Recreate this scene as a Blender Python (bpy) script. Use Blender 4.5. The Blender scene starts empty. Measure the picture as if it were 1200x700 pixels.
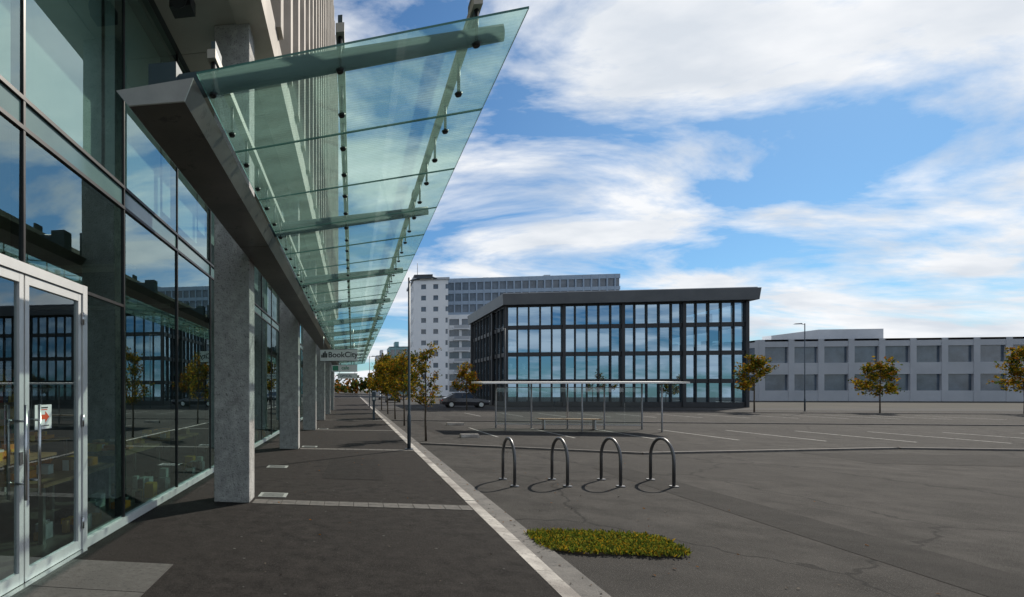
import bpy, bmesh, math, random
from mathutils import Vector, Matrix
random.seed(7)
S = bpy.context.scene
R = random.uniform

# ------------------------------------------------------------------ materials
def newmat(name):
    m = bpy.data.materials.new(name); m.use_nodes = True
    nt = m.node_tree; nt.nodes.clear()
    out = nt.nodes.new('ShaderNodeOutputMaterial')
    return m, nt, out

def L(nt, a, b): nt.links.new(a, b)

def surf(name, c1, c2=None, rough=0.8, scale=3.0, detail=8, metal=0.0, bump=0.0, bscale=60, c3=None, s3=0.4, spec=0.4, speck=None, speck_scale=120, pits=None, cracks=None):
    """base colour with two scales of procedural variation + bump"""
    m, nt, out = newmat(name)
    b = nt.nodes.new('ShaderNodeBsdfPrincipled')
    b.inputs['Roughness'].default_value = rough
    b.inputs['Metallic'].default_value = metal
    b.inputs['Specular IOR Level'].default_value = spec
    tc = nt.nodes.new('ShaderNodeTexCoord')
    col = None
    if c2 is None: c2 = tuple(v*0.8 for v in c1)
    n = nt.nodes.new('ShaderNodeTexNoise'); n.inputs['Scale'].default_value = scale; n.inputs['Detail'].default_value = detail
    n.inputs['Roughness'].default_value = 0.65
    L(nt, tc.outputs['Object'], n.inputs['Vector'])
    r = nt.nodes.new('ShaderNodeValToRGB')
    r.color_ramp.elements[0].position = 0.35; r.color_ramp.elements[1].position = 0.68
    r.color_ramp.elements[0].color = (*c1, 1); r.color_ramp.elements[1].color = (*c2, 1)
    L(nt, n.outputs['Fac'], r.inputs['Fac']); col = r.outputs['Color']
    if c3 is not None:
        n2 = nt.nodes.new('ShaderNodeTexNoise'); n2.inputs['Scale'].default_value = s3; n2.inputs['Detail'].default_value = 4
        L(nt, tc.outputs['Object'], n2.inputs['Vector'])
        r2 = nt.nodes.new('ShaderNodeValToRGB'); r2.color_ramp.elements[0].position = 0.45; r2.color_ramp.elements[1].position = 0.65
        L(nt, n2.outputs['Fac'], r2.inputs['Fac'])
        mx = nt.nodes.new('ShaderNodeMixRGB'); L(nt, r2.outputs['Color'], mx.inputs['Fac']); L(nt, col, mx.inputs['Color1'])
        mx.inputs['Color2'].default_value = (*c3, 1); col = mx.outputs['Color']
    if speck is not None:
        v = nt.nodes.new('ShaderNodeTexVoronoi'); v.inputs['Scale'].default_value = speck_scale
        L(nt, tc.outputs['Object'], v.inputs['Vector'])
        r3 = nt.nodes.new('ShaderNodeValToRGB'); r3.color_ramp.elements[0].position = 0.12; r3.color_ramp.elements[1].position = 0.3
        r3.color_ramp.elements[0].color = (0.6, 0.6, 0.6, 1); r3.color_ramp.elements[1].color = (0, 0, 0, 1)
        L(nt, v.outputs['Distance'], r3.inputs['Fac'])
        mx = nt.nodes.new('ShaderNodeMixRGB'); L(nt, r3.outputs['Color'], mx.inputs['Fac']); L(nt, col, mx.inputs['Color1'])
        mx.inputs['Color2'].default_value = (*speck, 1); col = mx.outputs['Color']
    if pits is not None:
        n4 = nt.nodes.new('ShaderNodeTexNoise'); n4.inputs['Scale'].default_value = pits[1]; n4.inputs['Detail'].default_value = 5; n4.inputs['Roughness'].default_value = .8
        L(nt, tc.outputs['Object'], n4.inputs['Vector'])
        r4 = nt.nodes.new('ShaderNodeValToRGB'); r4.color_ramp.elements[0].position = .36; r4.color_ramp.elements[1].position = .44
        r4.color_ramp.elements[0].color = (.85,.85,.85,1); r4.color_ramp.elements[1].color = (0,0,0,1); L(nt, n4.outputs['Fac'], r4.inputs['Fac'])
        mx = nt.nodes.new('ShaderNodeMixRGB'); L(nt, r4.outputs['Color'], mx.inputs['Fac']); L(nt, col, mx.inputs['Color1']); mx.inputs['Color2'].default_value = (*pits[0], 1); col = mx.outputs['Color']
    if cracks is not None:
        nd = nt.nodes.new('ShaderNodeTexNoise'); nd.inputs['Scale'].default_value = 2.5; nd.inputs['Detail'].default_value = 6; L(nt, tc.outputs['Object'], nd.inputs['Vector'])
        mxv = nt.nodes.new('ShaderNodeMixRGB'); mxv.inputs['Fac'].default_value = .35; L(nt, tc.outputs['Object'], mxv.inputs['Color1']); L(nt, nd.outputs['Color'], mxv.inputs['Color2'])
        v2 = nt.nodes.new('ShaderNodeTexVoronoi'); v2.feature = 'DISTANCE_TO_EDGE'; v2.inputs['Scale'].default_value = cracks[1]; L(nt, mxv.outputs[0], v2.inputs['Vector'])
        r5 = nt.nodes.new('ShaderNodeValToRGB'); r5.color_ramp.elements[0].position = .002; r5.color_ramp.elements[1].position = .008
        r5.color_ramp.elements[0].color = (.8,.8,.8,1); r5.color_ramp.elements[1].color = (0,0,0,1); L(nt, v2.outputs['Distance'], r5.inputs['Fac'])
        mx = nt.nodes.new('ShaderNodeMixRGB'); L(nt, r5.outputs['Color'], mx.inputs['Fac']); L(nt, col, mx.inputs['Color1']); mx.inputs['Color2'].default_value = (*cracks[0], 1); col = mx.outputs['Color']
    L(nt, col, b.inputs['Base Color'])
    if bump > 0:
        nb = nt.nodes.new('ShaderNodeTexNoise'); nb.inputs['Scale'].default_value = bscale; nb.inputs['Detail'].default_value = 6
        L(nt, tc.outputs['Object'], nb.inputs['Vector'])
        bp = nt.nodes.new('ShaderNodeBump'); bp.inputs['Strength'].default_value = bump; bp.inputs['Distance'].default_value = 0.02
        L(nt, nb.outputs['Fac'], bp.inputs['Height']); L(nt, bp.outputs['Normal'], b.inputs['Normal'])
    L(nt, b.outputs[0], out.inputs['Surface'])
    return m

def glassmat(name, tint, refl=0.25, power=4.0, rmax=0.9, gcol=(0.85, 0.93, 0.97), body=None, bodyfac=0.0, rough=0.0, dirt=0.0, frit=0.0):
    m, nt, out = newmat(name)
    tr = nt.nodes.new('ShaderNodeBsdfTransparent'); tr.inputs['Color'].default_value = (*tint, 1)
    base = tr.outputs[0]
    tc = nt.nodes.new('ShaderNodeTexCoord')
    if body is not None:
        df = nt.nodes.new('ShaderNodeBsdfTranslucent'); df.inputs['Color'].default_value = (*body, 1)
        d2 = nt.nodes.new('ShaderNodeBsdfDiffuse'); d2.inputs['Color'].default_value = (*body, 1)
        ms = nt.nodes.new('ShaderNodeMixShader'); ms.inputs['Fac'].default_value = 0.4
        L(nt, df.outputs[0], ms.inputs[1]); L(nt, d2.outputs[0], ms.inputs[2])
        m2 = nt.nodes.new('ShaderNodeMixShader'); m2.inputs['Fac'].default_value = bodyfac
        if dirt > 0:
            n = nt.nodes.new('ShaderNodeTexNoise'); n.inputs['Scale'].default_value = 2.2; n.inputs['Detail'].default_value = 9; n.inputs['Roughness'].default_value = 0.7
            mp = nt.nodes.new('ShaderNodeMapping'); mp.inputs['Scale'].default_value = (0.6, 1.6, 1)
            L(nt, tc.outputs['Object'], mp.inputs['Vector']); L(nt, mp.outputs[0], n.inputs['Vector'])
            mr = nt.nodes.new('ShaderNodeMapRange'); mr.inputs['From Min'].default_value = 0.35; mr.inputs['From Max'].default_value = 0.75
            mr.inputs['To Min'].default_value = bodyfac; mr.inputs['To Max'].default_value = bodyfac+dirt
            L(nt, n.outputs['Fac'], mr.inputs['Value']); fac = mr.outputs[0]
            if frit > 0:
                wv = nt.nodes.new('ShaderNodeTexWave'); wv.bands_direction = 'Y'; wv.inputs['Scale'].default_value = 9; L(nt, tc.outputs['Object'], wv.inputs['Vector'])
                wm = nt.nodes.new('ShaderNodeMath'); wm.operation = 'MULTIPLY_ADD'; wm.inputs[1].default_value = frit; L(nt, wv.outputs['Fac'], wm.inputs[0]); L(nt, fac, wm.inputs[2]); fac = wm.outputs[0]
            L(nt, fac, m2.inputs['Fac'])
        L(nt, base, m2.inputs[1]); L(nt, ms.outputs[0], m2.inputs[2]); base = m2.outputs[0]
    gl = nt.nodes.new('ShaderNodeBsdfGlossy'); gl.inputs['Color'].default_value = (*gcol, 1); gl.inputs['Roughness'].default_value = rough
    lw = nt.nodes.new('ShaderNodeLayerWeight'); lw.inputs['Blend'].default_value = 0.5
    pw = nt.nodes.new('ShaderNodeMath'); pw.operation = 'POWER'; pw.inputs[1].default_value = power; L(nt, lw.outputs['Facing'], pw.inputs[0])
    mr = nt.nodes.new('ShaderNodeMapRange'); mr.inputs['To Min'].default_value = refl; mr.inputs['To Max'].default_value = rmax
    L(nt, pw.outputs[0], mr.inputs['Value'])
    mx = nt.nodes.new('ShaderNodeMixShader'); L(nt, mr.outputs[0], mx.inputs['Fac']); L(nt, base, mx.inputs[1]); L(nt, gl.outputs[0], mx.inputs[2])
    L(nt, mx.outputs[0], out.inputs['Surface'])
    return m

M = {}
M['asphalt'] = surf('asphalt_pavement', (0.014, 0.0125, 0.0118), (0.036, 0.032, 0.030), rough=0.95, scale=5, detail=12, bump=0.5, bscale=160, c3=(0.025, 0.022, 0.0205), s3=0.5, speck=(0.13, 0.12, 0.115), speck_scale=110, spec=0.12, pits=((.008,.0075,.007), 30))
M['asphalt2'] = surf('asphalt_pavement_patch', (0.012, 0.011, 0.0105), (0.026, 0.024, 0.023), rough=0.95, scale=6, detail=12, bump=0.5, bscale=160, speck=(0.10, 0.095, 0.09), speck_scale=110, spec=0.12)
M['gum'] = surf('gum_spot', (0.07, 0.066, 0.062), (0.05, 0.047, 0.045), rough=0.9)
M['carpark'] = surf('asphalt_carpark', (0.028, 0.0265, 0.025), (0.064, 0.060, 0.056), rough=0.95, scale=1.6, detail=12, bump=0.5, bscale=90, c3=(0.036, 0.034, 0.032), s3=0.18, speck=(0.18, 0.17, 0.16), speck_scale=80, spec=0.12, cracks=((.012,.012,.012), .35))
M['patch'] = surf('asphalt_patch', (0.022, 0.021, 0.020), (0.036, 0.034, 0.032), rough=0.95, scale=3, bump=0.5, bscale=90, speck=(0.12, 0.11, 0.105), speck_scale=90, spec=0.12)
M['road'] = surf('asphalt_road', (0.045, 0.045, 0.046), (0.065, 0.064, 0.062), rough=0.95, scale=0.6, bump=0.3, spec=0.15)
M['ground'] = surf('ground_far', (0.05, 0.05, 0.045), (0.075, 0.07, 0.06), rough=0.95, scale=0.2, spec=0.1)
M['kerb'] = surf('kerb_concrete', (0.52, 0.49, 0.45), (0.30, 0.28, 0.26), rough=0.9, scale=6, bump=0.3, c3=(0.22, 0.20, 0.185), s3=1.6, pits=((.12,.11,.10), 14))
M['gutter'] = surf('gutter_concrete', (0.10, 0.095, 0.09), (0.16, 0.15, 0.14), rough=0.9, scale=4, bump=0.3, pits=((.05,.05,.05), 12))
M['concrete'] = surf('pillar_concrete', (0.50, 0.49, 0.465), (0.25, 0.245, 0.232), rough=0.85, scale=6, detail=14, bump=0.7, bscale=45, c3=(0.33, 0.325, 0.31), s3=1.1, speck=(0.10, 0.10, 0.10), speck_scale=32, pits=((.09,.09,.088), 18))
M['precast'] = surf('precast_concrete', (0.56, 0.51, 0.45), (0.47, 0.43, 0.38), rough=0.8, scale=2, bump=0.1, c3=(0.36, 0.33, 0.29), s3=0.7)
M['soffit'] = surf('soffit_panel', (0.36, 0.33, 0.29), (0.30, 0.28, 0.25), rough=0.7, scale=1)
M['paver'] = surf('paver_stone', (0.07, 0.066, 0.062), (0.13, 0.12, 0.11), rough=0.85, scale=9, bump=0.3)
M['slab'] = surf('threshold_granite', (0.060, 0.056, 0.053), (0.10, 0.095, 0.09), rough=0.7, scale=14, bump=0.15, c3=(0.07, 0.066, 0.063), s3=2, pits=((.03,.028,.027), 25))
M['plate'] = surf('pale_cover_and_sun_patch', (0.34, 0.36, 0.34), (0.22, 0.23, 0.22), rough=0.6, scale=18)  # drain cover tone, also colours the painted patch of sunlight
M['alu'] = surf('door_aluminium', (0.70, 0.70, 0.69), (0.60, 0.60, 0.59), rough=0.4, metal=0.25, scale=2)
M['mullion'] = surf('dark_mullion', (0.030, 0.030, 0.032), (0.045, 0.043, 0.042), rough=0.4, metal=0.4)
M['steel'] = surf('stainless', (0.55, 0.55, 0.55), (0.48, 0.48, 0.48), rough=0.28, metal=1.0, scale=8)
M['beam'] = surf('beam_cladding', (0.15, 0.122, 0.105), (0.10, 0.082, 0.072), rough=0.36, metal=0.55, scale=1.5, c3=(0.19, 0.155, 0.135), s3=0.9, pits=((.07,.058,.05), 6))
M['beamend'] = surf('beam_end_cladding', (0.60, 0.59, 0.55), (0.46, 0.45, 0.43), rough=0.35, metal=0.4, scale=3)
M['arm'] = surf('arm_painted_steel', (0.045, 0.075, 0.085), (0.06, 0.09, 0.10), rough=0.5, scale=2)
M['rail'] = surf('rail_galvanised', (0.50, 0.46, 0.39), (0.42, 0.39, 0.33), rough=0.5, metal=0.1, scale=6)
M['black'] = surf('black_fitting', (0.015, 0.015, 0.017), (0.02, 0.02, 0.02), rough=0.4)
M['canopyglass'] = glassmat('canopy_glass', (0.81, 0.925, 0.895), refl=0.04, power=5, rmax=0.30, body=(0.46, 0.68, 0.61), bodyfac=0.06, dirt=0.17, frit=.08)
M['glassedge'] = surf('canopy_glass_edge', (0.10, 0.26, 0.22), (0.08, 0.20, 0.17), rough=0.2)
M['glass'] = glassmat('facade_glass', (0.48, 0.64, 0.60), refl=0.31, power=3, rmax=0.9, gcol=(0.70, 0.88, 0.87))
M['spandrel'] = surf('spandrel_glass', (0.10, 0.17, 0.17), (0.12, 0.20, 0.19), rough=0.12, spec=0.9)
M['doorglass'] = glassmat('door_glass', (0.74, 0.82, 0.80), refl=0.16, power=3, gcol=(0.75, 0.88, 0.92))
M['int_floor'] = surf('interior_floor', (0.12, 0.105, 0.09), (0.16, 0.14, 0.12), rough=0.4, scale=1)
M['int_wall'] = surf('interior_wall', (0.20, 0.21, 0.20), (0.16, 0.17, 0.17), rough=0.8, scale=0.6)
M['int_ceil'] = surf('interior_ceiling', (0.30, 0.31, 0.30), (0.26, 0.27, 0.26), rough=0.8)
M['blind_and_reflection'] = surf('white_blind_and_cloud_reflection', (0.80, 0.80, 0.78), (0.72, 0.72, 0.70), rough=0.9, scale=1)  # office blinds, and white standing in for cloud reflected in shopfront panes
M['orange'] = surf('orange_board', (0.80, 0.26, 0.02), (0.78, 0.33, 0.03), rough=0.6)
M['yellow'] = surf('yellow_board', (0.82, 0.50, 0.04), (0.78, 0.42, 0.04), rough=0.6)
M['wood'] = surf('light_wood', (0.42, 0.27, 0.13), (0.33, 0.20, 0.10), rough=0.5, scale=4)
M['white'] = surf('white_paint', (0.82, 0.82, 0.80), (0.74, 0.74, 0.72), rough=0.5, scale=3)
M['line'] = surf('worn_line_paint', (0.35, 0.35, 0.33), (0.07, 0.07, 0.067), rough=0.8, scale=9)
M['red'] = surf('red_print', (0.70, 0.09, 0.03), (0.65, 0.08, 0.03), rough=0.5)
M['ink'] = surf('dark_ink', (0.02, 0.02, 0.022), (0.03, 0.03, 0.03), rough=0.5)
M['green'] = surf('green_print', (0.05, 0.25, 0.15), (0.05, 0.22, 0.14), rough=0.5)
M['aptwhite'] = surf('apartment_white', (0.84, 0.85, 0.86), (0.78, 0.80, 0.82), rough=0.8, scale=0.3)
M['aptblue'] = surf('apartment_bluegrey', (0.34, 0.43, 0.54), (0.28, 0.36, 0.46), rough=0.6, scale=0.3)
M['aptgrey'] = surf('apartment_grey', (0.45, 0.47, 0.50), (0.38, 0.40, 0.43), rough=0.7, scale=0.3)
M['aptglass'] = surf('apartment_window', (0.05, 0.07, 0.095), (0.12, 0.16, 0.21), rough=0.12, scale=0.45, spec=0.9)
M['darkclad'] = surf('dark_cladding', (0.030, 0.033, 0.037), (0.045, 0.048, 0.053), rough=0.5, scale=0.5)
M['fascia'] = surf('grey_fascia', (0.10, 0.11, 0.12), (0.13, 0.14, 0.15), rough=0.45, scale=0.5, metal=0.2)
M['farglass'] = glassmat('office_glass', (0.20, 0.26, 0.30), refl=0.50, power=3, gcol=(0.58, 0.80, 1.0))
M['teal'] = surf('far_teal', (0.10, 0.22, 0.25), (0.16, 0.28, 0.30), rough=0.4, scale=0.2)
M['bark'] = surf('bark', (0.07, 0.055, 0.04), (0.11, 0.09, 0.07), rough=0.9, scale=20, bump=0.5)
def leafmat(name, c1, c2):
    m, nt, out = newmat(name)
    tc = nt.nodes.new('ShaderNodeTexCoord'); n = nt.nodes.new('ShaderNodeTexNoise'); n.inputs['Scale'].default_value = 5
    L(nt, tc.outputs['Object'], n.inputs['Vector']); r = nt.nodes.new('ShaderNodeValToRGB')
    r.color_ramp.elements[0].position = .4; r.color_ramp.elements[1].position = .6; r.color_ramp.elements[0].color = (*c1, 1); r.color_ramp.elements[1].color = (*c2, 1)
    L(nt, n.outputs['Fac'], r.inputs['Fac'])
    d = nt.nodes.new('ShaderNodeBsdfDiffuse'); t = nt.nodes.new('ShaderNodeBsdfTranslucent'); x = nt.nodes.new('ShaderNodeMixShader'); x.inputs[0].default_value = .4
    L(nt, r.outputs[0], d.inputs[0]); L(nt, r.outputs[0], t.inputs[0]); L(nt, d.outputs[0], x.inputs[1]); L(nt, t.outputs[0], x.inputs[2]); L(nt, x.outputs[0], out.inputs[0]); return m
M['leafY'] = leafmat('leaf_yellow', (0.36, 0.24, 0.02), (0.24, 0.15, 0.015))
M['leafO'] = leafmat('leaf_orange', (0.28, 0.11, 0.015), (0.18, 0.07, 0.012))
M['leafG'] = leafmat('leaf_green', (0.08, 0.11, 0.018), (0.05, 0.07, 0.014))
M['leafD'] = leafmat('leaf_dark', (0.03, 0.045, 0.014), (0.05, 0.06, 0.02))
M['grass'] = leafmat('ground_cover', (0.12, 0.16, 0.02), (0.22, 0.22, 0.03))
M['soil'] = surf('soil', (0.05, 0.04, 0.03), (0.07, 0.055, 0.04), rough=0.95, scale=8, bump=0.5)
M['hoop'] = surf('rack_steel', (0.16, 0.16, 0.165), (0.12, 0.12, 0.125), rough=0.4, metal=0.7)
M['pole'] = surf('pole_paint', (0.05, 0.07, 0.09), (0.07, 0.09, 0.11), rough=0.45, metal=0.3)
M['rubber'] = surf('tyre_rubber', (0.015, 0.015, 0.015), (0.02, 0.02, 0.02), rough=0.9)
M['carglass'] = surf('car_window', (0.02, 0.025, 0.03), (0.03, 0.035, 0.04), rough=0.08, spec=0.9)
for nm, c in dict(carblue=(0.03, 0.07, 0.18), carsilver=(0.38, 0.39, 0.40), cardark=(0.03, 0.03, 0.035)).items():
    M[nm] = surf(nm, c, tuple(v*0.9 for v in c), rough=0.25, spec=0.8)
M['sheltglass'] = glassmat('shelter_glass', (0.80, 0.88, 0.88), refl=0.10, power=4)

# ------------------------------------------------------------------ mesh builder
class B:
    def __init__(s): s.v = []; s.f = []; s.m = []; s.mats = []; s.sm = []
    def mi(s, k):
        if k not in s.mats: s.mats.append(k)
        return s.mats.index(k)
    def face(s, pts, k, smooth=False):
        n = len(s.v); s.v += [tuple(p) for p in pts]; s.f.append(tuple(range(n, n+len(pts)))); s.m.append(s.mi(k)); s.sm.append(smooth)
    def box(s, x0, x1, y0, y1, z0, z1, k):
        s.hexa([(x0,y0,z0),(x1,y0,z0),(x1,y1,z0),(x0,y1,z0)], [(x0,y0,z1),(x1,y0,z1),(x1,y1,z1),(x0,y1,z1)], k)
    def hexa(s, lo, hi, k):
        n = len(s.v); s.v += list(lo)+list(hi); q = len(lo); mi = s.mi(k)
        fs = [tuple(n+i for i in reversed(range(q))), tuple(n+q+i for i in range(q))]
        for i in range(q):
            j = (i+1) % q; fs.append((n+i, n+j, n+q+j, n+q+i))
        for f in fs: s.f.append(f); s.m.append(mi); s.sm.append(False)
    def extr_y(s, prof, y0, y1, k):
        s.hexa([(x, y0, z) for x, z in prof], [(x, y1, z) for x, z in prof], k)
    def extr_x(s, prof, x0, x1, k):
        s.hexa([(x0, y, z) for y, z in prof], [(x1, y, z) for y, z in prof], k)
    def tube(s, pts, rad, k, seg=8, sx=1.0):
        if not hasattr(rad, '__len__'): rad = [rad]*len(pts)
        pts = [Vector(p) for p in pts]; rings = []; mi = s.mi(k); up = None
        for i, p in enumerate(pts):
            d = (pts[min(i+1, len(pts)-1)] - pts[max(i-1, 0)]).normalized()
            a = d.cross(Vector((0, 0, 1)) if abs(d.z) < 0.9 else Vector((1, 0, 0))).normalized() if up is None else (up - d*up.dot(d)).normalized()
            up = a; b = d.cross(a)
            n = len(s.v); rings.append(n)
            for j in range(seg):
                t = 2*math.pi*j/seg; q = p + (a*math.cos(t)*sx + b*math.sin(t))*rad[i]; s.v.append(tuple(q))
        for i in range(len(rings)-1):
            for j in range(seg):
                a0 = rings[i]+j; a1 = rings[i]+(j+1) % seg; b0 = rings[i+1]+j; b1 = rings[i+1]+(j+1) % seg
                s.f.append((a0, a1, b1, b0)); s.m.append(mi); s.sm.append(True)
        s.f.append(tuple(reversed(range(rings[0], rings[0]+seg)))); s.m.append(mi); s.sm.append(False)
        s.f.append(tuple(range(rings[-1], rings[-1]+seg))); s.m.append(mi); s.sm.append(False)
    def build(s, name, parent=None, bevel=0, loc=None, rotz=0, fixn=True):
        me = bpy.data.meshes.new(name); me.from_pydata(s.v, [], s.f); 
        for k in s.mats: me.materials.append(M[k])
        me.polygons.foreach_set('material_index', s.m); me.polygons.foreach_set('use_smooth', s.sm)
        if fixn:
            bm = bmesh.new(); bm.from_mesh(me); bmesh.ops.recalc_face_normals(bm, faces=bm.faces); bm.to_mesh(me); bm.free()
        me.update()
        o = bpy.data.objects.new(name, me); S.collection.objects.link(o)
        if parent: o.parent = parent
        if loc: o.location = loc
        o.rotation_euler[2] = rotz
        if bevel:
            md = o.modifiers.new('bevel', 'BEVEL'); md.width = bevel; md.segments = 2; md.limit_method = 'ANGLE'
        return o
def empty(name, loc=(0,0,0), rotz=0):
    e = bpy.data.objects.new(name, None); S.collection.objects.link(e); e.location = loc; e.rotation_euler[2] = rotz
    e.empty_display_size = 0.2; return e
def text(name, body, size, loc, mat, parent, rot=(math.pi/2, 0, 0)):
    c = bpy.data.curves.new(name, 'FONT'); c.body = body; c.size = size; c.extrude = 0.002; c.offset = size*.012; c.align_y = 'CENTER'
    c.materials.append(M[mat]); o = bpy.data.objects.new(name, c); S.collection.objects.link(o); o.location = loc; o.rotation_euler = rot
    o.parent = parent; return o

# ------------------------------------------------------------------ ground
GZ = -0.10
b = B(); b.face([(-2000,-400,GZ-0.02),(2000,-400,GZ-0.02),(2000,3000,GZ-0.02),(-2000,3000,GZ-0.02)], 'ground'); b.build('ground')
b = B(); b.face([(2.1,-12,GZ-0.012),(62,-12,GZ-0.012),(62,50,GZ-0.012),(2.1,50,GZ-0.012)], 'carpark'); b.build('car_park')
b = B()
for x0,x1,y0,y1 in ((4.6,6.9,15.9,17.6),(3.2,4.6,21.5,29),(8.4,14,26.8,29.2),(12,16.5,14.2,16.4),(5.6,9.2,31.5,35.5),(5.2,6.1,4.5,12.6)):
    b.face([(x0,y0,GZ-.0085),(x1,y0+R(-.2,.2),GZ-.0085),(x1+R(-.2,.2),y1,GZ-.0085),(x0,y1,GZ-.0085)], 'patch')
b.build('asphalt_repair_patch')
b = B(); b.face([(2.1,50.2,GZ-0.010),(120,50.2,GZ-0.010),(120,56,GZ-0.010),(2.1,56,GZ-0.010)], 'road')
b.face([(2.1,56,GZ-0.010),(13,56,GZ-0.010),(13,300,GZ-0.010),(2.1,300,GZ-0.010)], 'road'); b.build('road')
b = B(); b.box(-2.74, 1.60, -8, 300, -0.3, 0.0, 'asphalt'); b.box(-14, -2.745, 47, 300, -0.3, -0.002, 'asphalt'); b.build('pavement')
b = B(); b.face([(-.55,9.6,.004),(.55,9.55,.004),(.58,12.4,.004),(-.5,12.45,.004)], 'asphalt2'); b.face([(.9,16,.004),(1.59,16,.004),(1.59,20,.004),(.95,20.1,.004)], 'asphalt2'); b.build('pavement_repair_patch')
b = B()
for i in range(160):
    x, y, r = R(-1.5, 1.5), 2.5+R(0,1)**1.4*22, R(.006,.017); b.face([(x+r*math.cos(t)*R(.8,1.1), y+r*math.sin(t)*R(.8,1.1), .005) for t in [k*math.pi/4 for k in range(8)]], 'gum')
b.build('gum_spots', fixn=False)
b = B()
for yy in (7.35, 14.25, 21.1, 28.0, 34.9):
    x = -1.40
    while x < 1.58:
        b.box(x, min(x+0.195, 1.585), yy, yy+0.14, 0.001, 0.0055+R(0,0.002), 'paver')
        b.box(x, min(x+0.195, 1.585), yy+0.147, yy+0.287, 0.001, 0.0055+R(0,0.002), 'paver'); x += 0.203
b.build('paver_band')
b = B()
for yy, xx in ((7.95, -1.40), (10.9, -1.75), (14.9, -1.4), (21.8, -1.4)):  # slotted pale plates; the leftmost is a patch of sunlight done as pale colour
    b.box(xx, xx+0.42, yy-0.12, yy+0.2, 0.001, 0.008, 'plate')
    for i in range(5): b.box(xx+0.05, xx+0.37, yy-0.09+i*0.055, yy-0.07+i*0.055, 0.008, 0.010, 'black')
b.build('drain_cover_and_sun_patch')
b = B()
for (x0,x1,y0,y1) in ((-2.66,-1.62,3.99,4.67),(-2.66,-1.62,3.28,3.98),(-2.66,-1.62,2.57,3.27),(-2.66,-1.62,1.86,2.56)):
    b.box(x0, x1, y0, y1, 0.001, 0.008, 'slab')
b.build('door_threshold_slab')
b = B(); y = -8.0
while y < 120:
    st = 1.0 if y < 50 else 5; j = R(-.004,.004); j2 = R(-.003,.003)
    b.extr_y([(1.602,-0.28),(1.77+j,-0.28),(1.765+j,-0.018),(1.75+j,0.003+j2),(1.602,0.005+j2)], y, y+st-0.010, 'kerb'); y += st
b.build('kerb')
b = B(); b.box(1.776, 2.1, -8, 120, -0.3, GZ+0.004, 'gutter'); b.build('gutter')

b = B()
for i in range(700):
    if random.random() < 0.2: x, y, z = R(-1.3, 1.55), R(3.5, 30), 0.005
    elif random.random() < 0.5: x, y, z = R(1.80, 2.09), R(3.5, 40), GZ+0.008
    else: x, y, z = 2.6+abs(random.gauss(0, 1.6)), R(5, 40), GZ-0.003
    s = R(0.008, 0.022); a = R(0, 6.28); c, d = math.cos(a)*s, math.sin(a)*s
    b.face([(x+c,y+d,z+R(0,.01)),(x-d*.6,y+c*.6,z+R(0,.012)),(x-c,y-d,z),(x+d*.6,y-c*.6,z+R(0,.012))], random.choice(['bark','leafO','leafO','bark']))
b.build('fallen_leaves', fixn=False)

b = B()
def strip(b, p, q, w, h, k):
    p = Vector((*p, 0)); q = Vector((*q, 0)); d = (q-p).normalized(); n = Vector((-d.y, d.x, 0))*w/2
    lo = [p-n, q-n, q+n, p+n]; b.hexa([(v.x, v.y, GZ-0.02) for v in lo], [(v.x, v.y, GZ+h) for v in lo], k)
for p, q in (((2.12,17.2),(7.6,15.4)),((7.6,15.4),(15.5,17.8)),((15.6,17.8),(30,17.8)),((2.12,30),(40,30)),((2.12,44),(60,44))):
    strip(b, p, q, 0.13, 0.04, 'gutter')
b.build('island_kerb')
b = B()
for i in range(9):
    x = 5.2 + i*2.6; strip(b, (x, 20.2), (x, 25.0), 0.09, -0.006, 'line')
for i in range(12):
    x = 8.2 + i*2.6; strip(b, (x, 36), (x, 41), 0.10, -0.006, 'line')
b.build('parking_line')
def wheelstop(x, y, L_=0.8, rz=0):
    b = B(); b.extr_x([(-0.11, 0), (0.11, 0), (0.07, 0.13), (-0.07, 0.13)], -L_/2, L_/2, 'kerb'); b.build('concrete_wheel_stop', bevel=0.01, loc=(x, y, GZ-0.012), rotz=rz)
wheelstop(4.15, 19.9, 0.65, 0.1); wheelstop(4.9, 26.6, 0.8); 

b = B(); pts = []
for i in range(28):
    t = i/28*2*math.pi; cx, cy = math.copysign(abs(math.cos(t))**0.5, math.cos(t)), math.copysign(abs(math.sin(t))**0.5, math.sin(t))
    pts.append((2.75+cx*.72+R(-.05,.05), 6.35+cy*0.42+R(-.05,.05)))
b.hexa([(x,y,GZ-0.02) for x,y in pts], [(x,y,GZ+0.012) for x,y in pts], 'soil')
for i in range(9000):
    x, y = R(2.0, 3.55), R(5.88, 6.82)
    if abs((x-2.75)/.76)**4+abs((y-6.35)/0.46)**4 > R(0.35,1.1): continue
    h = R(0.015, 0.05); a = R(0, 6.28); w = R(0.005, 0.012); dx, dy = math.cos(a)*w, math.sin(a)*w; tx, ty = R(-.03,.03), R(-.03,.03); z = GZ+0.01
    b.face([(x-dx,y-dy,z),(x+dx,y+dy,z),(x+dx*.6+tx,y+dy*.6+ty,z+h),(x-dx*.6+tx,y-dy*.6+ty,z+h*.9)], random.choice(['grass','grass','leafG','leafG','leafY']))
b.build('grass_patch', fixn=False)

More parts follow.
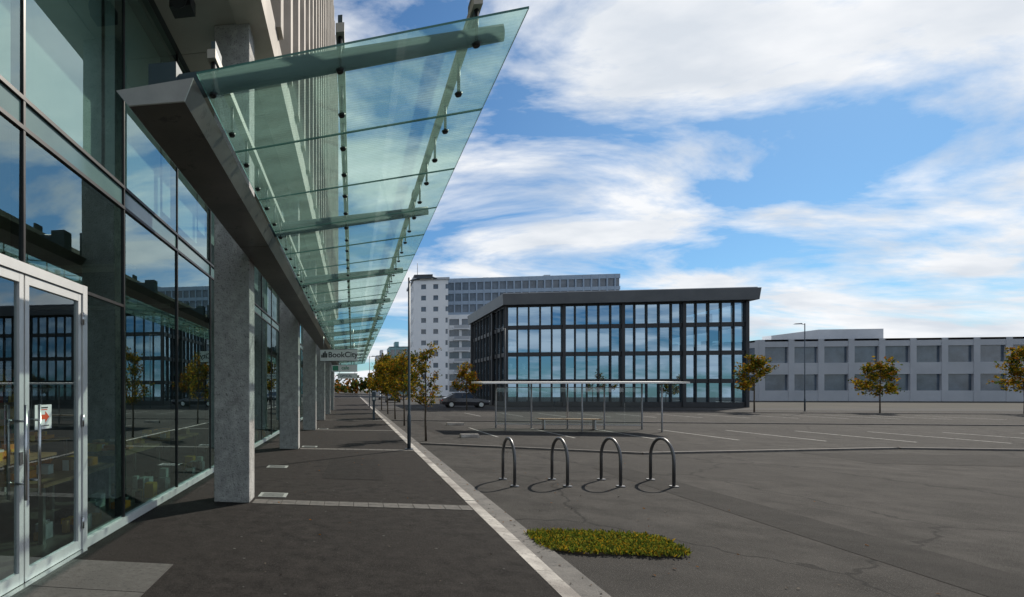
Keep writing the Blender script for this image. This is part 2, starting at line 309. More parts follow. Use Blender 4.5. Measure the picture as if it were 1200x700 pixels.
# ------------------------------------------------------------------ main building
bld = empty('glass_fronted_building')
FX = -2.70; SOF = 6.80; Y0 = -9.6; YE = 42.9
mull = [4.05+1.95*k for k in range(-7, 21)]
mull = [m for m in mull if m < YE]
rows = [(0.09, 3.74), (4.03, SOF)]
b = B(); fr = B(); sp = B()
for i, m in enumerate(mull):
    n = mull[i+1] if i+1 < len(mull) else YE
    near = n < 6.5
    rr = [(0.09, 2.58), (2.60, 3.74), (4.03, SOF)] if near else rows
    for (z0, z1) in rr:
        if z0 < 1 and 2 < m < 3.9: continue
        if z0 < 1 and 4.0 < m < 4.1: a0 = 5.0
        else: a0 = m
        t = [R(-.006,.006) for _ in range(3)]
        b.face([(FX+t[0], a0+.015, z0), (FX+t[1], n-.015, z0), (FX+t[1]+t[2], n-.015, z1), (FX+t[0]+t[2], a0+.015, z1)], 'glass')
    sp.box(FX-0.05, FX-0.004, m+.022, n-.022, 3.79, 3.985, 'spandrel')
    fr.box(FX-0.10, FX+0.018, m-0.014, m+0.014, 2.63 if 3.9 < m < 4.2 else 0.0, SOF, 'mullion')
fr.box(FX-0.09, FX+0.022, Y0, YE, 3.745, 3.78, 'mullion'); fr.box(FX-0.09, FX+0.022, Y0, YE, 3.99, 4.025, 'mullion')
fr.box(FX-0.085, FX+0.014, Y0, 6.0, 2.58, 2.612, 'mullion')
fr.box(FX-0.08, FX+0.045, 4.99, YE, 0.003, 0.09, 'alu'); fr.box(FX-0.08, FX+0.045, Y0, 2.98, 0.003, 0.09, 'alu')
b.build('facade_glass', bld, fixn=False); fr.build('mullions', bld); sp.build('spandrel_panels', bld)
d = B()
DX = FX+0.05
d.box(DX-.05, DX+.03, 4.90, 4.985, 0.0, 2.63, 'alu'); d.box(DX-.05, DX+.03, 2.985, 3.05, 0, 2.63, 'alu'); d.box(DX-.049, DX+.029, 3.05, 4.90, 2.545, 2.628, 'alu')
d.box(DX-.06, DX+.08, 3.05, 4.9, 0.0, 0.03, 'steel')
for (a, c) in ((3.06, 3.965), (3.985, 4.89)):
    d.box(DX-.03, DX+.015, a, a+.055, 0.035, 2.535, 'alu'); d.box(DX-.03, DX+.015, c-.055, c, 0.035, 2.535, 'alu')
    d.box(DX-.029, DX+.014, a+.055, c-.055, 0.035, 0.13, 'alu'); d.box(DX-.029, DX+.014, a+.055, c-.055, 2.465, 2.535, 'alu')
    d.face([(DX-.01, a+.05, .12), (DX-.01, c-.05, .12), (DX-.01, c-.05, 2.47), (DX-.01, a+.05, 2.47)], 'doorglass')
for yy in (3.90, 4.09):
    d.tube([(DX+.075, yy, 0.72), (DX+.075, yy, 1.48)], 0.014, 'steel', 10)
    for zz in (0.85, 1.35): d.tube([(DX-.01, yy, zz), (DX+.075, yy, zz)], 0.010, 'steel', 8)
    d.tube([(DX-.075, yy, 0.72), (DX-.075, yy, 1.48)], 0.014, 'steel', 10)
d.box(DX+.0151, DX+.025, 3.90, 3.945, 1.0, 1.1, 'steel')
for zz in (.3, 1.3, 2.3): d.tube([(DX+.03, 4.895, zz-.06), (DX+.03, 4.895, zz+.06)], 0.014, 'steel', 8)
d.build('double_door', bld)
d = B(); d.box(DX-.008, DX-.004, 4.15, 4.40, 1.26, 1.47, 'white')
ax = DX-.002
d.face([(ax,4.20,1.345),(ax,4.30,1.345),(ax,4.30,1.315),(ax,4.36,1.365),(ax,4.30,1.415),(ax,4.30,1.385),(ax,4.20,1.385)], 'red')
d.box(ax-.001, ax, 4.19, 4.34, 1.44, 1.45, 'ink'); d.box(ax-.001, ax, 4.21, 4.33, 1.425, 1.432, 'red'); d.box(ax-.001, ax, 4.19, 4.36, 1.285, 1.292, 'ink')
d.build('door_notice', bld, fixn=False)
i_ = B()
i_.box(-12, FX-.11, Y0, YE, -0.2, 0.02, 'int_floor'); i_.box(-12.2, -12, Y0, YE, 0, SOF, 'int_wall')
i_.box(-12, FX-.12, Y0, YE, 3.80, 3.97, 'int_ceil'); i_.box(-12, FX-.12, Y0, YE, SOF-.03, SOF+.02, 'int_ceil')
i_.box(-12, FX-.12, Y0-.2, Y0, 0, SOF, 'int_wall'); i_.box(-12, FX-0.0, YE, YE+.25, 0, SOF, 'precast')
for yy in (13.0, 24.0, 33.0): i_.box(-12, -3.3, yy, yy+.15, 0.02, 3.8, 'int_wall')
for k in range(-1, 20):
    m = 4.05+1.95*k
    if m+1.95 < YE: i_.box(FX-.26, FX-.25, m+.05, m+1.9, 4.1+random.choice([0, 0, 0.3, 0.6]), SOF-.05, 'blind_and_reflection')  # added white sheets imitate cloud reflected in the upper panes
for yy in range(0, 40, 4):
    i_.box(-8, -3.6, yy+.2, yy+.5, 3.6, 3.66, 'white')
i_.build('interior_rooms', bld)
f = B()
def table(x, y, w, l, h):
    f.box(x, x+w, y, y+l, h-.04, h, 'wood')
    for (dx, dy) in ((.03,.03),(w-.08,.03),(.03,l-.08),(w-.08,l-.08)): f.box(x+dx, x+dx+.05, y+dy, y+dy+.05, .02, h-.04, 'steel')
for (x, y) in ((-4.0, 5.0), (-4.3, 7.6), (-4.3, 9.9), (-5.2, 15.5), (-4.5, 18.5), (-5.4, 6.0), (-6.6, 8.5)):
    table(x, y, 0.9, 1.6, 0.64)
    for _ in range(22):
        px, py = x+R(.05,.6), y+R(.05,1.3); s = R(.06,.25); f.box(px, px+s, py, py+s*R(.7,1.3), .641, .641+R(.02,.15), random.choice(['orange','yellow','white','yellow','orange','wood']))
for y in (5.6, 7.0, 8.3, 9.2, 10.4, 16, 17.2, 19, 20.5):
    for _ in range(12):
        px, py = -3.2+R(-.3,.2), y+R(-.5,.5); s = R(.05,.18); f.box(px, px+s, py, py+s*1.2, .021, .05+R(.03,.2), random.choice(['white','white','yellow','wood','orange','carsilver','ink','ink']))
for k in range(6):
    y = 2+k*1.7; f.box(-8.6, -8.2, y, y+1.5, .02, 2.1, 'wood')
    for sh in range(5):
        for q in range(10): f.box(-8.19, -8.14, y+.05+q*.14, y+.05+q*.14+R(.06,.12), .1+sh*.4, .1+sh*.4+R(.18,.3), random.choice(['orange','white','yellow','red','carblue','green']))
f.build('shop_furniture', bld)
u = B()
y = Y0
while y < YE:
    u.box(-2.62, -1.22, y+.006, min(y+1.95, YE)-.006, SOF, SOF+.05, 'soffit'); y += 1.95
u.box(-2.70, -2.62, Y0, YE, SOF+.001, SOF+.3, 'mullion')
u.box(-12, -1.215, Y0, YE, SOF+.052, SOF+.3, 'precast')
u.build('soffit', bld)
u = B(); UX = -1.18
u.box(UX-.45, UX-.02, Y0, YE, SOF-.02, SOF+.55, 'precast')
floors = [SOF+.55+3.5*k for k in range(0, 6)]
top = floors[-1]+.6
u.box(-12, UX-.55, YE-.3, YE, SOF, top, 'precast'); u.box(-12, UX-.55, Y0, Y0+.3, SOF, top, 'precast'); u.box(-12, UX-.56, Y0+.3, YE-.3, top-.3, top-.001, 'precast')
for z in floors[1:]: u.box(UX-.55, UX-.05, Y0, YE, z-.25, z+.45, 'precast')
y = Y0; k = 0
while y < YE:
    u.box(UX-.50, UX+.06, y, y+.32, SOF+.55, top, 'precast'); y += 1.38; k += 1
u.build('precast_facade', bld)
g = B()
for a in range(len(floors)-1):
    yy = Y0
    while yy < YE-1: g.face([(UX-.47, yy, floors[a]), (UX-.47, yy+1.38, floors[a]), (UX-.47, yy+1.38, floors[a+1]-.25), (UX-.47, yy, floors[a+1]-.25)], 'aptglass'); yy += 1.38
g.build('upper_windows', bld)

for k in range(6):
    y = 7.38+6.88*k
    b = B(); b.box(-.2575, .2575, 0, .40, 0.0, SOF-.002, 'concrete'); b.build('concrete_pillar', bevel=0.012, loc=(-1.6975, y, 0))

for k in range(6):
    y = 6.6+6.88*k
    b = B(); b.box(-2.2, -2.1, y, y+.1, SOF-.18, SOF, 'black'); b.box(-2.3, -2.02, y-.12, y+.1, SOF-.34, SOF-.18, 'black'); b.tube([(-2.16, y-.11, SOF-.26), (-2.16, y-.2, SOF-.29)], [.09, .12], 'black', 12)
    b.build('flood_light')

# ------------------------------------------------------------------ canopy
can = empty('glass_canopy')
CY0, CY1 = 3.28, 45.0
gz = lambda x: 3.615 + (x+1.0)*0.105
b = B()
prof = [(-1.52, 3.545), (-1.435, 3.44), (-1.06, 3.44), (-1.0, 3.585)]
y = CY0
while y < CY1:
    n = min(y+3.45, CY1); b.extr_y(prof, y+.004, n-.004, 'beam'); y = n
b.build('edge_beam', can)
b = B(); b.hexa([(x, CY0-.012, z) for x, z in prof], [(x, CY0+.002, z) for x, z in prof], 'beamend'); b.build('edge_beam_end', can)
b = B(); pn = 1.15; y = CY0-0.0
while y < CY1-.1:
    x0, x1 = -0.985, 1.02; e = 0.006; j = R(-.002, .002)
    lo = [(x0, y+e, gz(x0)+j), (x1, y+e, gz(x1)+j), (x1, y+pn-e, gz(x1)), (x0, y+pn-e, gz(x0))]
    hi = [(p[0], p[1], p[2]+.014) for p in lo]
    b.face(lo, 'canopyglass'); b.face(hi, 'canopyglass')
    for i in range(4):
        j2 = (i+1) % 4; b.face([lo[i], lo[j2], hi[j2], hi[i]], 'glassedge')
    y += pn
b.build('glass_panels', can, fixn=False)
b = B(); arms = []; y = 3.62
while y < CY1: arms.append(y); y += 3.45
for y in arms:
    pts = [(-1.36+i*0.2325, y, gz(-1.36+i*0.2325)+.14-.005*i) for i in range(11)]
    b.tube(pts, [.100-.0045*i for i in range(11)], 'arm', 12, sx=0.62)
    b.box(-1.40, -1.20, y-.10, y+.10, 3.60, 3.86, 'arm')
    for x in (-.94, -.08, .78): b.box(x-.015, x+.015, y-.09, y+.09, gz(x)+.15, gz(x)+.36, 'arm')
b.build('support_arms', can)
b = B()
for x in (-.94, -.08, .78): b.box(x-.028, x+.028, CY0+.2, CY1-.2, gz(x)+.215, gz(x)+.275, 'rail')
b.build('purlins', can)
b = B(); y = CY0+.25
while y < CY1:
    for x in (-.94, -.08, .78):
        b.tube([(x, y, gz(x)-.022), (x, y, gz(x)-.001)], [.020, .030], 'black', 10); b.tube([(x, y, gz(x)+.015), (x, y, gz(x)+.215)], [.012, .012], 'black', 6)
    y += .575
b.build('spider_fittings', can)
b = B()
for k in range(6):
    y = 7.38+6.88*k+.2
    b.box(-1.44, -1.38, y-.14, y+.14, 3.55, 3.95, 'arm')
b.build('pillar_brackets', can)

# ------------------------------------------------------------------ hanging signs
def hang_sign(y, x0, x1, z0, z1):
    e = empty('hanging_shop_sign', (0, y, 0))
    b = B(); b.box(x0, x1, -.04, .04, z0, z1, 'white'); b.box(x0-.01, x1+.01, -.045, .045, z0-.012, z0-.0005, 'ink'); b.box(x0-.01, x1+.01, -.045, .045, z1+.0005, z1+.012, 'ink')
    b.build('sign_box', e)
    b = B(); b.tube([(x0+.12, 0, z1+.012), (x0+.12, 0, 3.5)], .012, 'steel'); b.tube([(x1-.15, 0, z1+.012), (x1-.15, 0, gz(x1)-.01)], .012, 'steel'); b.build('hangers', e)
    return e
e = hang_sign(18.9, -1.13, .17, 2.62, 3.02)
t = text('lettering', 'BookCity', .27, (-.85, -.044, 2.83), 'ink', e)
b = B()
for i, hh in enumerate((.10, .17, .22, .15)): b.box(-1.09+i*.055, -1.045+i*.055, -.046, -.041, 2.74, 2.74+hh, 'ink')
b.build('logo', e)
e = hang_sign(24.6, -.95, .22, 2.44, 2.74)
text('lettering', 'cafe', .22, (-.5, -.044, 2.60), 'green', e)
b = B(); b.box(-.90, -.64, -.046, -.041, 2.48, 2.70, 'green'); b.build('logo', e)
e = hang_sign(33, -.9, .3, 2.30, 2.6); text('lettering', 'OPTICAL', .18, (-.75, -.044, 2.45), 'carblue' , e)

# ------------------------------------------------------------------ street furniture
def hoop(x, y):
    b = B(); l = .74; h = .82
    pts = [(0, -l/2, 0), (0, -l/2, h-l/2)]
    for i in range(1, 16):
        t = math.pi*i/16; pts.append((0, -l/2*math.cos(t), h-l/2+l/2*math.sin(t)))
    pts += [(0, l/2, h-l/2), (0, l/2, 0)]
    b.tube(pts, .026, 'hoop', 10)
    for s in (-1, 1): b.tube([(0, s*l/2, 0), (0, s*l/2, .022)], [.075, .07], 'hoop', 14)
    b.build('bike_rack', loc=(x, y, GZ-.012))
for i in range(4): hoop(2.84+i*.92, 10.3+i*.12)

def lamp(x, y, h, rz=0, arm=.62):
    b = B(); b.tube([(0,0,0),(0,0,.03)], [.11,.11], 'pole', 14); b.tube([(0,0,.03),(0,0,.9),(0,0,.95),(0,0,h)], [.048,.048,.034,.028], 'pole', 12)
    b.tube([(0,0,h-.08),(arm*.5,0,h-.03),(arm*.6,0,h-.03)], .018, 'pole', 8)
    b.hexa([(arm*.3,-.09,h-.05),(arm+.1,-.07,h-.05),(arm+.1,.07,h-.05),(arm*.3,.09,h-.05)], [(arm*.35,-.06,h+.02),(arm,-.04,h),(arm,.04,h),(arm*.35,.06,h+.02)], 'pole')
    b.box(arm*.45, arm, -.05, .05, h-.056, h-.0505, 'white')
    b.build('street_lamp', loc=(x, y, 0), rotz=rz)
lamp(1.50, 14.6, 4.6); lamp(1.50, 48, 4.6); lamp(12, 44.5, 6.5, 3.1); lamp(33, 44.5, 6.5, 3.1)

b = B(); b.box(-.09,.09,-.07,.07,0,.04,'black'); b.box(-.06,.06,-.05,.05,.04,1.0,'pole'); b.hexa([(-.1,-.09,1.0),(.1,-.09,1.0),(.1,.09,1.0),(-.1,.09,1.0)],[(-.1,-.03,1.5),(.1,-.03,1.5),(.1,.09,1.55),(-.1,.09,1.55)],'pole')
b.box(-.06,.06,-.088,-.075,1.08,1.2,'white'); b.build('parking_ticket_machine', loc=(1.12, 28.6, 0), bevel=.008)

e = empty('bus_shelter', (6.35, 25.0, GZ-.012))
b = B()
for i in range(5):
    x = i*1.5
    b.tube([(x, 0, 0), (x, 0, 2.0)], .035, 'aptgrey', 8); 
    if i % 2 == 0: b.tube([(x, -1.5, 0), (x, -1.5, 1.97)], .03, 'aptgrey', 8)
b.build('posts', e)
b = B(); b.hexa([(-1.0,-1.9,1.96),(6.8,-1.9,1.96),(6.8,.25,2.01),(-1.0,.25,2.01)],[(-1.0,-1.9,2.03),(6.8,-1.9,2.03),(6.8,.25,2.08),(-1.0,.25,2.08)],'white'); b.build('roof', e)
b = B()
for i in range(4):
    b.face([(i*1.5+.05,0,.2),(i*1.5+1.45,0,.2),(i*1.5+1.45,0,1.8),(i*1.5+.05,0,1.8)],'sheltglass'); b.box(i*1.5+.03,i*1.5+1.47,-.015,.015,1.8,1.83,'aptgrey'); b.box(i*1.5+.03,i*1.5+1.47,-.015,.015,.17,.2,'aptgrey')
b.build('glass_screens', e, fixn=False)
b = B(); b.box(1.7,4.2,-.45,-.1,.42,.46,'wood'); b.box(1.9,1.95,-.4,-.15,0,.42,'steel'); b.box(3.95,4.0,-.4,-.15,0,.42,'steel'); b.build('bench', e)

# ------------------------------------------------------------------ trees
def tree(x, y, h, spread, nleaf, cols, z=GZ-.012, ls=.045, cl=26, name='autumn_tree'):
    b = B(); lean = R(-.1,.1)
    tr = [(0,0,0),(lean*.2,R(-.02,.02),h*.25),(lean*.6,R(-.04,.04),h*.5),(lean,R(-.05,.05),h*.75),(lean*1.1,0,h*.96)]
    b.tube(tr, [h*.014,h*.011,h*.009,h*.006,h*.002], 'bark', 8)
    tips = []
    for i in range(cl):
        t = R(.36, .92); base = Vector((lean*t, 0, h*t)); a = R(0, 6.28); w = spread*(1.05-abs(t-.5)*1.3)*R(.45,1.1)
        tip = base+Vector((math.cos(a)*w, math.sin(a)*w, h*R(.04,.17))); mid = (base+tip)/2+Vector((0,0,-.03*h*R(0,1)))
        b.tube([base, mid, tip], [h*.005,h*.003,h*.0012], 'bark', 5); tips.append(tip); tips.append((mid+tip)/2)
        for _ in range(2):
            tt = tip+Vector((R(-1,1),R(-1,1),R(-.3,1)))*spread*.28; b.tube([mid, (mid+tt)/2+Vector((0,0,.02)), tt], [h*.003,h*.002,h*.001], 'bark', 4); tips.append(tt)
    tips.append(Vector(tr[-1]))
    for i in range(nleaf):
        c = random.choice(tips); p = c+Vector((random.gauss(0,1),random.gauss(0,1),random.gauss(0,.9)))*spread*.13
        s = ls*R(.6,1.4); u_ = Vector((R(-1,1),R(-1,1),R(-1,1))).normalized(); v_ = u_.cross(Vector((R(-1,1),R(-1,1),R(-1,1)))).normalized()
        b.face([p+u_*s, p+v_*s*.55, p-u_*s, p-v_*s*.55], random.choice(cols))
    return b.build(name, loc=(x, y, z), rotz=R(0,6), fixn=False)
ct = ['leafY','leafY','leafO','leafG','leafG','leafG','leafY']
tree(2.43, 18.3, 2.95, .55, 1300, ct, ls=.045)
tree(2.45, 26.0, 3.1, .75, 2000, ct, ls=.055); tree(2.45, 31.5, 3.3, .85, 2200, ct, ls=.07); tree(2.45, 38, 3.4, .95, 2000, ct, ls=.08)
tree(2.45, 46, 3.8, 1.1, 1800, ct, ls=.1); tree(3.8, 60, 5, 1.6, 1800, ct+['leafG'], ls=.14); tree(6.5, 64, 5.5, 1.6, 1800, ['leafG','leafD','leafY'], ls=.14)
tree(9.6, 47, 3.6, 1.0, 1500, ['leafO','leafG','leafY'], ls=.1)
for i in range(3): tree(30+i*8.3, 44.8+R(-.3,.3), R(3.4,4.4), 1.1, 1700, ct, ls=.1)
b = B()
for c in range(150):
    cx = R(-90, 330); cy = R(205, 240); hh = R(3, 7.5)
    for i in range(55):
        p = Vector((cx+random.gauss(0,2.2), cy+random.gauss(0,2), hh*.55+random.gauss(0,hh*.22))); s = R(.5,1.1)
        u_ = Vector((R(-1,1),R(-1,1),R(-1,1))).normalized(); v_ = u_.cross(Vector((R(-1,1),R(-1,1),R(-1,1)))).normalized()
        b.face([p+u_*s, p+v_*s*.7, p-u_*s, p-v_*s*.7], random.choice(['leafD','leafD','leafG','leafO']))
b.build('distant_trees', fixn=False)

# ------------------------------------------------------------------ apartment building
def slabblock(name, x0, x1, y0, depth, nfl, fh, wall, winw, pier, spand, base=0, glass='aptglass', roofbox=True, proud=.25):
    e = empty(name, (x0, y0, GZ)); W = x1-x0; H = nfl*fh+1.0
    b = B(); b.box(.3, W-.3, .5, depth-.3, 0, H-.4, wall); b.build('core', e)
    g = B(); g.box(.1, W-.1, .30, .45, 0, H-.6, glass); g.box(.1, .25, .46, depth-.1, 0, H-.6, glass); g.build('window_glass', e)
    b = B()
    for k in range(nfl+1):
        z = k*fh; zt = z+spand if k < nfl else H
        b.box(0, W, 0, .29, max(z-.15,0), zt, wall); b.box(0, .09, .295, depth, max(z-.15,0), zt, wall)
    x = 0
    while x < W:
        b.box(x, min(x+pier, W), -.05, .285, 0, H+.003, wall); x += winw+pier
    y = 0
    while y < depth:
        b.box(-.04, .085, y+.01, min(y+pier, depth), 0, H+.002, wall); y += winw+pier
    b.build('walls', e)
    if roofbox:
        b = B(); b.box(W*.3, W*.5, depth*.3, depth*.7, H, H+2.2, wall); b.box(0,W,.0,depth-.1,H-.3,H-.001,wall); b.build('roof_plant', e)
    return e
apt = empty('apartment_building')
AY = 152
def part(e): e.parent = apt; e.empty_display_size = .1
def aptpart(nm, *a, **k):
    e = slabblock(nm, *a, **k); part(e); return e
aptpart('white_wing', 16.6, 25.6, AY-3, 16, 10, 3.05, 'aptwhite', 1.3, 1.9, 1.6, roofbox=False)
aptpart('main_lower', 25.7, 70, AY, 15, 7, 3.05, 'aptwhite', 2.6, .7, 1.15, roofbox=False)
e = slabblock('main_upper', 25.7, 70, AY+.3, 14.5, 3, 3.05, 'aptblue', 1.6, .35, .8, roofbox=False); part(e); e.location.z = 7*3.05+GZ+.9
b = B()
for k in range(1, 10):
    for xx in (27.5, 35, 43, 51, 59):
        if k < 7: b.box(xx, xx+4, AY-1.3, AY-.06, k*3.05-.1, k*3.05+.1, 'aptwhite'); b.box(xx, xx+4, AY-1.3, AY-1.24, k*3.05+.1, k*3.05+1.0, 'aptgrey')
b.box(16.2, 25.9, AY-3.4, AY+13.2, 31.4, 32.0, 'aptgrey'); b.box(17, 22, AY, AY+6, 32, 33.6, 'darkclad')
for x in (29,36,44,52,61): b.box(x, x+R(1,2.5), AY+3, AY+6, 31.5, 31.5+R(.8,1.6), 'aptgrey')
b.tube([(18,AY+1,33.6),(18,AY+1,37)], .07, 'pole', 6)
b.build('balconies_and_roof_edge', apt)

# ------------------------------------------------------------------ modern dark office building
off = empty('modern_office_building', (15.6, 57.5, GZ))
W, D, H = 22, 15, 11.4
b = B()
b.hexa([(-.5,-.9,H-1.1),(W+.6,-.9,H-1.1),(W+.6,D+.5,H-1.1),(-.5,D+.5,H-1.1)], [(-.6,-1.0,H),(W+.7,-1.0,H),(W+.7,D+.6,H),(-.6,D+.6,H)], 'fascia')
b.box(-.45, W+.5, -.8, D+.4, H+.001, H+.1, 'aptgrey'); b.box(5, 12, 6, 12, H+.1, H+1.3, 'darkclad'); b.build('roof', off)
b = B()
for z in (2.35, 5.1, 7.85): b.box(-.12, W+.1, -.12, D+.1, z, z+.42, 'darkclad')
b.box(-.15, W+.1, -.15, D+.1, 10.15, H-1.101, 'darkclad')
b.box(-.16, W+.1, -.16, D+.1, 0, .5, 'darkclad')
x = 0
while x <= W: b.box(x-.035, x+.035, -.2, .05, .5, H-1.1, 'darkclad'); x += 1.1
y = 0
while y < D: b.box(-.2, .05, y-.05, y+.05, .5, H-1.1, 'darkclad'); y += 1.5
for x in (0, 5.5, 11, 16.5, W): b.box(x-.14, x+.14, -.3, .2, 0, H-1.1, 'darkclad')
b.box(-.36, .19, D-.4, D+.05, 0, H-1.1, 'darkclad'); b.box(-.36,-.205, 4.2, 4.5, 0, H-1.1, 'darkclad')
b.build('frame', off)
b = B()
zs = ((.5,2.35),(2.77,5.1),(5.52,7.85),(8.27,10.15))
x = 0
while x < W:
    for z0, z1 in zs:
        t = R(-.02,.02); x1 = min(x+1.1, W); b.face([(x,t,z0),(x1,-t,z0),(x1,-t+.01,z1),(x,t+.01,z1)],'farglass')
    x += 1.1
y = 0
while y < D:
    for z0, z1 in zs:
        t = R(-.015,.015); y1 = min(y+1.5, D); b.face([(t,y,z0),(-t,y1,z0),(-t,y1,z1),(t,y,z1)],'farglass')
    y += 1.5
b.build('glazing', off, fixn=False)
b = B()
for z in (0, 2.4, 5.15, 7.9, 10.2): b.box(.1, W-.1, .1, D-.1, z, z+.3, 'int_ceil')
b.box(6, W-4, 5, D-3, .3, 10.15, 'int_wall')
for z in (.3, 2.7, 5.45, 8.2):
    for _ in range(18): xx = R(.5, W-2); yy = R(.3, 4); b.box(xx, xx+R(.5,1.4), yy, yy+.6, z, z+R(.7,1.5), random.choice(['white','wood','int_wall','aptblue']))
    for _ in range(5): xx = 1.1*random.randint(0, 18); b.box(xx+.05, xx+1.05, .08, .09, z+R(.9,1.5), z+2.1, 'blind_and_reflection')
b.build('floors', off)

slabblock('far_office_building', 13.8, 21.5, 205, 14, 5, 3.4, 'teal', 1.6, .4, 1.0)
slabblock('far_apartment_building', 8.4, 13.4, 190, 14, 4, 3.2, 'aptgrey', 1.6, .8, 1.2)
slabblock('low_brick_building', -24, -3.2, 66, 40, 2, 3.6, 'darkclad', 2.4, .8, 1.1, roofbox=False)
slabblock('warehouse_building', 62, 108, 92, 25, 2, 4.2, 'aptgrey', 3.2, .8, 1.6)
slabblock('white_terrace_building', 92, 150, 150, 16, 4, 3.2, 'aptwhite', 2.0, 1.2, 1.4)

# ------------------------------------------------------------------ cars
def car(x, y, rz, col):
    e = empty('parked_car', (x, y, GZ-.008), rz)
    b = B(); st = [(-2.15,.42,.62,.66),(-2.05,.30,.72,.80),(-1.2,.22,.86,.88),(-.4,.22,.92,.90),(.9,.22,.93,.90),(1.7,.24,.93,.88),(2.1,.32,.86,.82),(2.18,.42,.70,.74)]
    rings = []
    for (yy, z0, z1, w) in st: rings.append([(-w*.94,yy,z0),(w*.94,yy,z0),(w,yy,(z0+z1)/2),(w*.95,yy,z1),(w*.6,yy,z1+.03),(-w*.6,yy,z1+.03),(-w*.95,yy,z1),(-w,yy,(z0+z1)/2)])
    def loft(b, rings, k):
        for a, c in zip(rings, rings[1:]):
            for i in range(len(a)):
                j = (i+1) % len(a); b.face([a[i],a[j],c[j],c[i]], k, False)
        b.face(rings[0][::-1], k); b.face(rings[-1], k)
    loft(b, rings, col); b.build('body', e)
    b = B(); loft(b, [[(-.82,-1.15,.9),(.82,-1.15,.9),(.80,-1.10,.93),(-.80,-1.10,.93)],[(-.84,-.4,.92),(.84,-.4,.92),(.64,-.35,1.38),(-.64,-.35,1.38)],[(-.84,1.0,.92),(.84,1.0,.92),(.64,.95,1.40),(-.64,.95,1.40)],[(-.80,1.85,.93),(.80,1.85,.93),(.72,1.75,1.0),(-.72,1.75,1.0)]], 'carglass'); b.build('windows', e)
    b = B(); b.hexa([(-.66,-.42,1.375),(.66,-.42,1.375),(.66,1.08,1.39),(-.66,1.08,1.39)],[(-.56,-.3,1.44),(.56,-.3,1.44),(.56,.98,1.45),(-.56,.98,1.45)], col)
    for s in (-1,1):
        for yy,yt in ((-.95,-.4),(.32,.32),(1.45,1.0)): b.tube([(s*.85,yy,.93),(s*.655,yt,1.38)], .03, col, 6)
    b.build('roof', e)
    b = B()
    for s in (-1,1):
        for yy in (-1.35,1.35):
            b.tube([(s*.70,yy,.32),(s*.915,yy,.32)], .32, 'rubber', 18); b.tube([(s*.90,yy,.32),(s*.922,yy,.32)], .2, 'steel', 12)
    b.build('wheels', e)
    b = B()
    for s in (-1,1): b.box(s*.6-.14,s*.6+.14,-2.14,-2.06,.58,.70,'white'); b.box(s*.66-.1,s*.66+.1,2.12,2.19,.66,.8,'red'); b.box(s*.95-.08,s*.95+.08,-.75,-.62,.93,1.04,col)
    b.build('lights_and_mirrors', e)
for (x, y, rz, c) in ((10.6,53,1.57,'cardark'),(5.5,75,0,'cardark'),(5.5,95,0,'carsilver')):
    car(x, y, rz, c)

# ------------------------------------------------------------------ light & sky
az, el = math.radians(42), math.radians(36)
sd = Vector((math.sin(az)*math.cos(el), math.cos(az)*math.cos(el), math.sin(el)))
l = bpy.data.lights.new('sun', 'SUN'); l.energy = 5.0; l.angle = math.radians(.5); l.color = (1, .92, .80)
lo = bpy.data.objects.new('sun', l); S.collection.objects.link(lo); lo.rotation_euler = sd.to_track_quat('Z', 'Y').to_euler()
w = bpy.data.worlds.new('World'); S.world = w; w.use_nodes = True; nt = w.node_tree; nt.nodes.clear()
wo = nt.nodes.new('ShaderNodeOutputWorld'); bg = nt.nodes.new('ShaderNodeBackground'); bg.inputs['Strength'].default_value = .09
sk = nt.nodes.new('ShaderNodeTexSky'); sk.sky_type = 'NISHITA'; sk.sun_disc = False; sk.sun_elevation = el; sk.sun_rotation = az; sk.air_density = 1.0; sk.dust_density = .3; sk.ozone_density = 2.0
tint = nt.nodes.new('ShaderNodeMixRGB'); tint.blend_type = 'MULTIPLY'; tint.inputs['Fac'].default_value = 1; tint.inputs['Color2'].default_value = (.50, .80, 1.02, 1); L(nt, sk.outputs[0], tint.inputs['Color1'])
tc = nt.nodes.new('ShaderNodeTexCoord'); sx = nt.nodes.new('ShaderNodeSeparateXYZ'); L(nt, tc.outputs['Generated'], sx.inputs[0])
def math_(op, a, bb=None, cl=False):
    n = nt.nodes.new('ShaderNodeMath'); n.operation = op; n.use_clamp = cl
    for i, v in enumerate((a, bb)):
        if v is None: continue
        if isinstance(v, (int, float)): n.inputs[i].default_value = v
        else: L(nt, v, n.inputs[i])
    return n.outputs[0]
zc = math_('ADD', math_('MAXIMUM', sx.outputs['Z'], 0.0), .22)
cx = math_('DIVIDE', sx.outputs['X'], zc); cy = math_('DIVIDE', sx.outputs['Y'], zc)
cb = nt.nodes.new('ShaderNodeCombineXYZ'); L(nt, cx, cb.inputs[0]); L(nt, cy, cb.inputs[1])
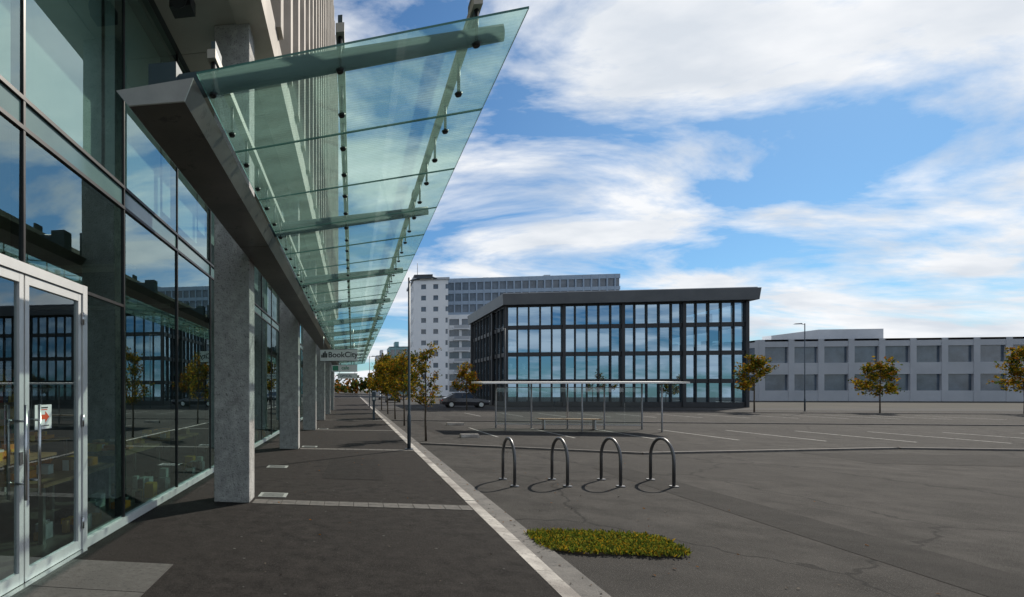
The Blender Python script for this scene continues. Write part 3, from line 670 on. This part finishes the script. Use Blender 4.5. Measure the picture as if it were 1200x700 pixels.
mp = nt.nodes.new('ShaderNodeMapping'); mp.inputs['Rotation'].default_value = (0, 0, math.radians(-30)); mp.inputs['Scale'].default_value = (1.25, 2.1, 1); mp.inputs['Location'].default_value = (1.3, 6.4, 0)
L(nt, cb.outputs[0], mp.inputs['Vector'])
n1 = nt.nodes.new('ShaderNodeTexNoise'); n1.inputs['Scale'].default_value = 1.0; n1.inputs['Detail'].default_value = 12; n1.inputs['Roughness'].default_value = .58; n1.inputs['Distortion'].default_value = .35
L(nt, mp.outputs[0], n1.inputs['Vector'])
cr = nt.nodes.new('ShaderNodeValToRGB'); cr.color_ramp.elements[0].position = .42; cr.color_ramp.elements[1].position = .555
cr.color_ramp.elements[0].color = (0,0,0,1); cr.color_ramp.elements[1].color = (1,1,1,1); L(nt, n1.outputs['Fac'], cr.inputs['Fac'])
n2 = nt.nodes.new('ShaderNodeTexNoise'); n2.inputs['Scale'].default_value = 2.3; n2.inputs['Detail'].default_value = 8; L(nt, mp.outputs[0], n2.inputs['Vector'])
cc = nt.nodes.new('ShaderNodeValToRGB'); cc.color_ramp.elements[0].position = .35; cc.color_ramp.elements[1].position = .62
cc.color_ramp.elements[0].color = (7.8, 8.4, 9.2, 1); cc.color_ramp.elements[1].color = (10.6, 10.8, 11.1, 1); L(nt, n2.outputs['Fac'], cc.inputs['Fac'])
mx = nt.nodes.new('ShaderNodeMixRGB'); L(nt, cr.outputs['Color'], mx.inputs['Fac']); L(nt, tint.outputs[0], mx.inputs['Color1']); L(nt, cc.outputs[0], mx.inputs['Color2'])
L(nt, mx.outputs[0], bg.inputs['Color']); L(nt, bg.outputs[0], wo.inputs['Surface'])

# ------------------------------------------------------------------ camera
cd = bpy.data.cameras.new('camera'); cam = bpy.data.objects.new('camera', cd); S.collection.objects.link(cam)
cam.location = (0, 0, 1.6); cam.rotation_euler = (math.radians(90), 0, math.radians(8.4))
cd.sensor_width = 36; cd.lens = 36*623/1200; cd.shift_x = (600-321)/1200; cd.shift_y = (457-350)/1200; cd.clip_end = 5000; cd.clip_start = .05
S.camera = cam
S.view_settings.view_transform = 'Standard'; S.view_settings.look = 'None'; S.view_settings.exposure = 0; S.view_settings.gamma = 1
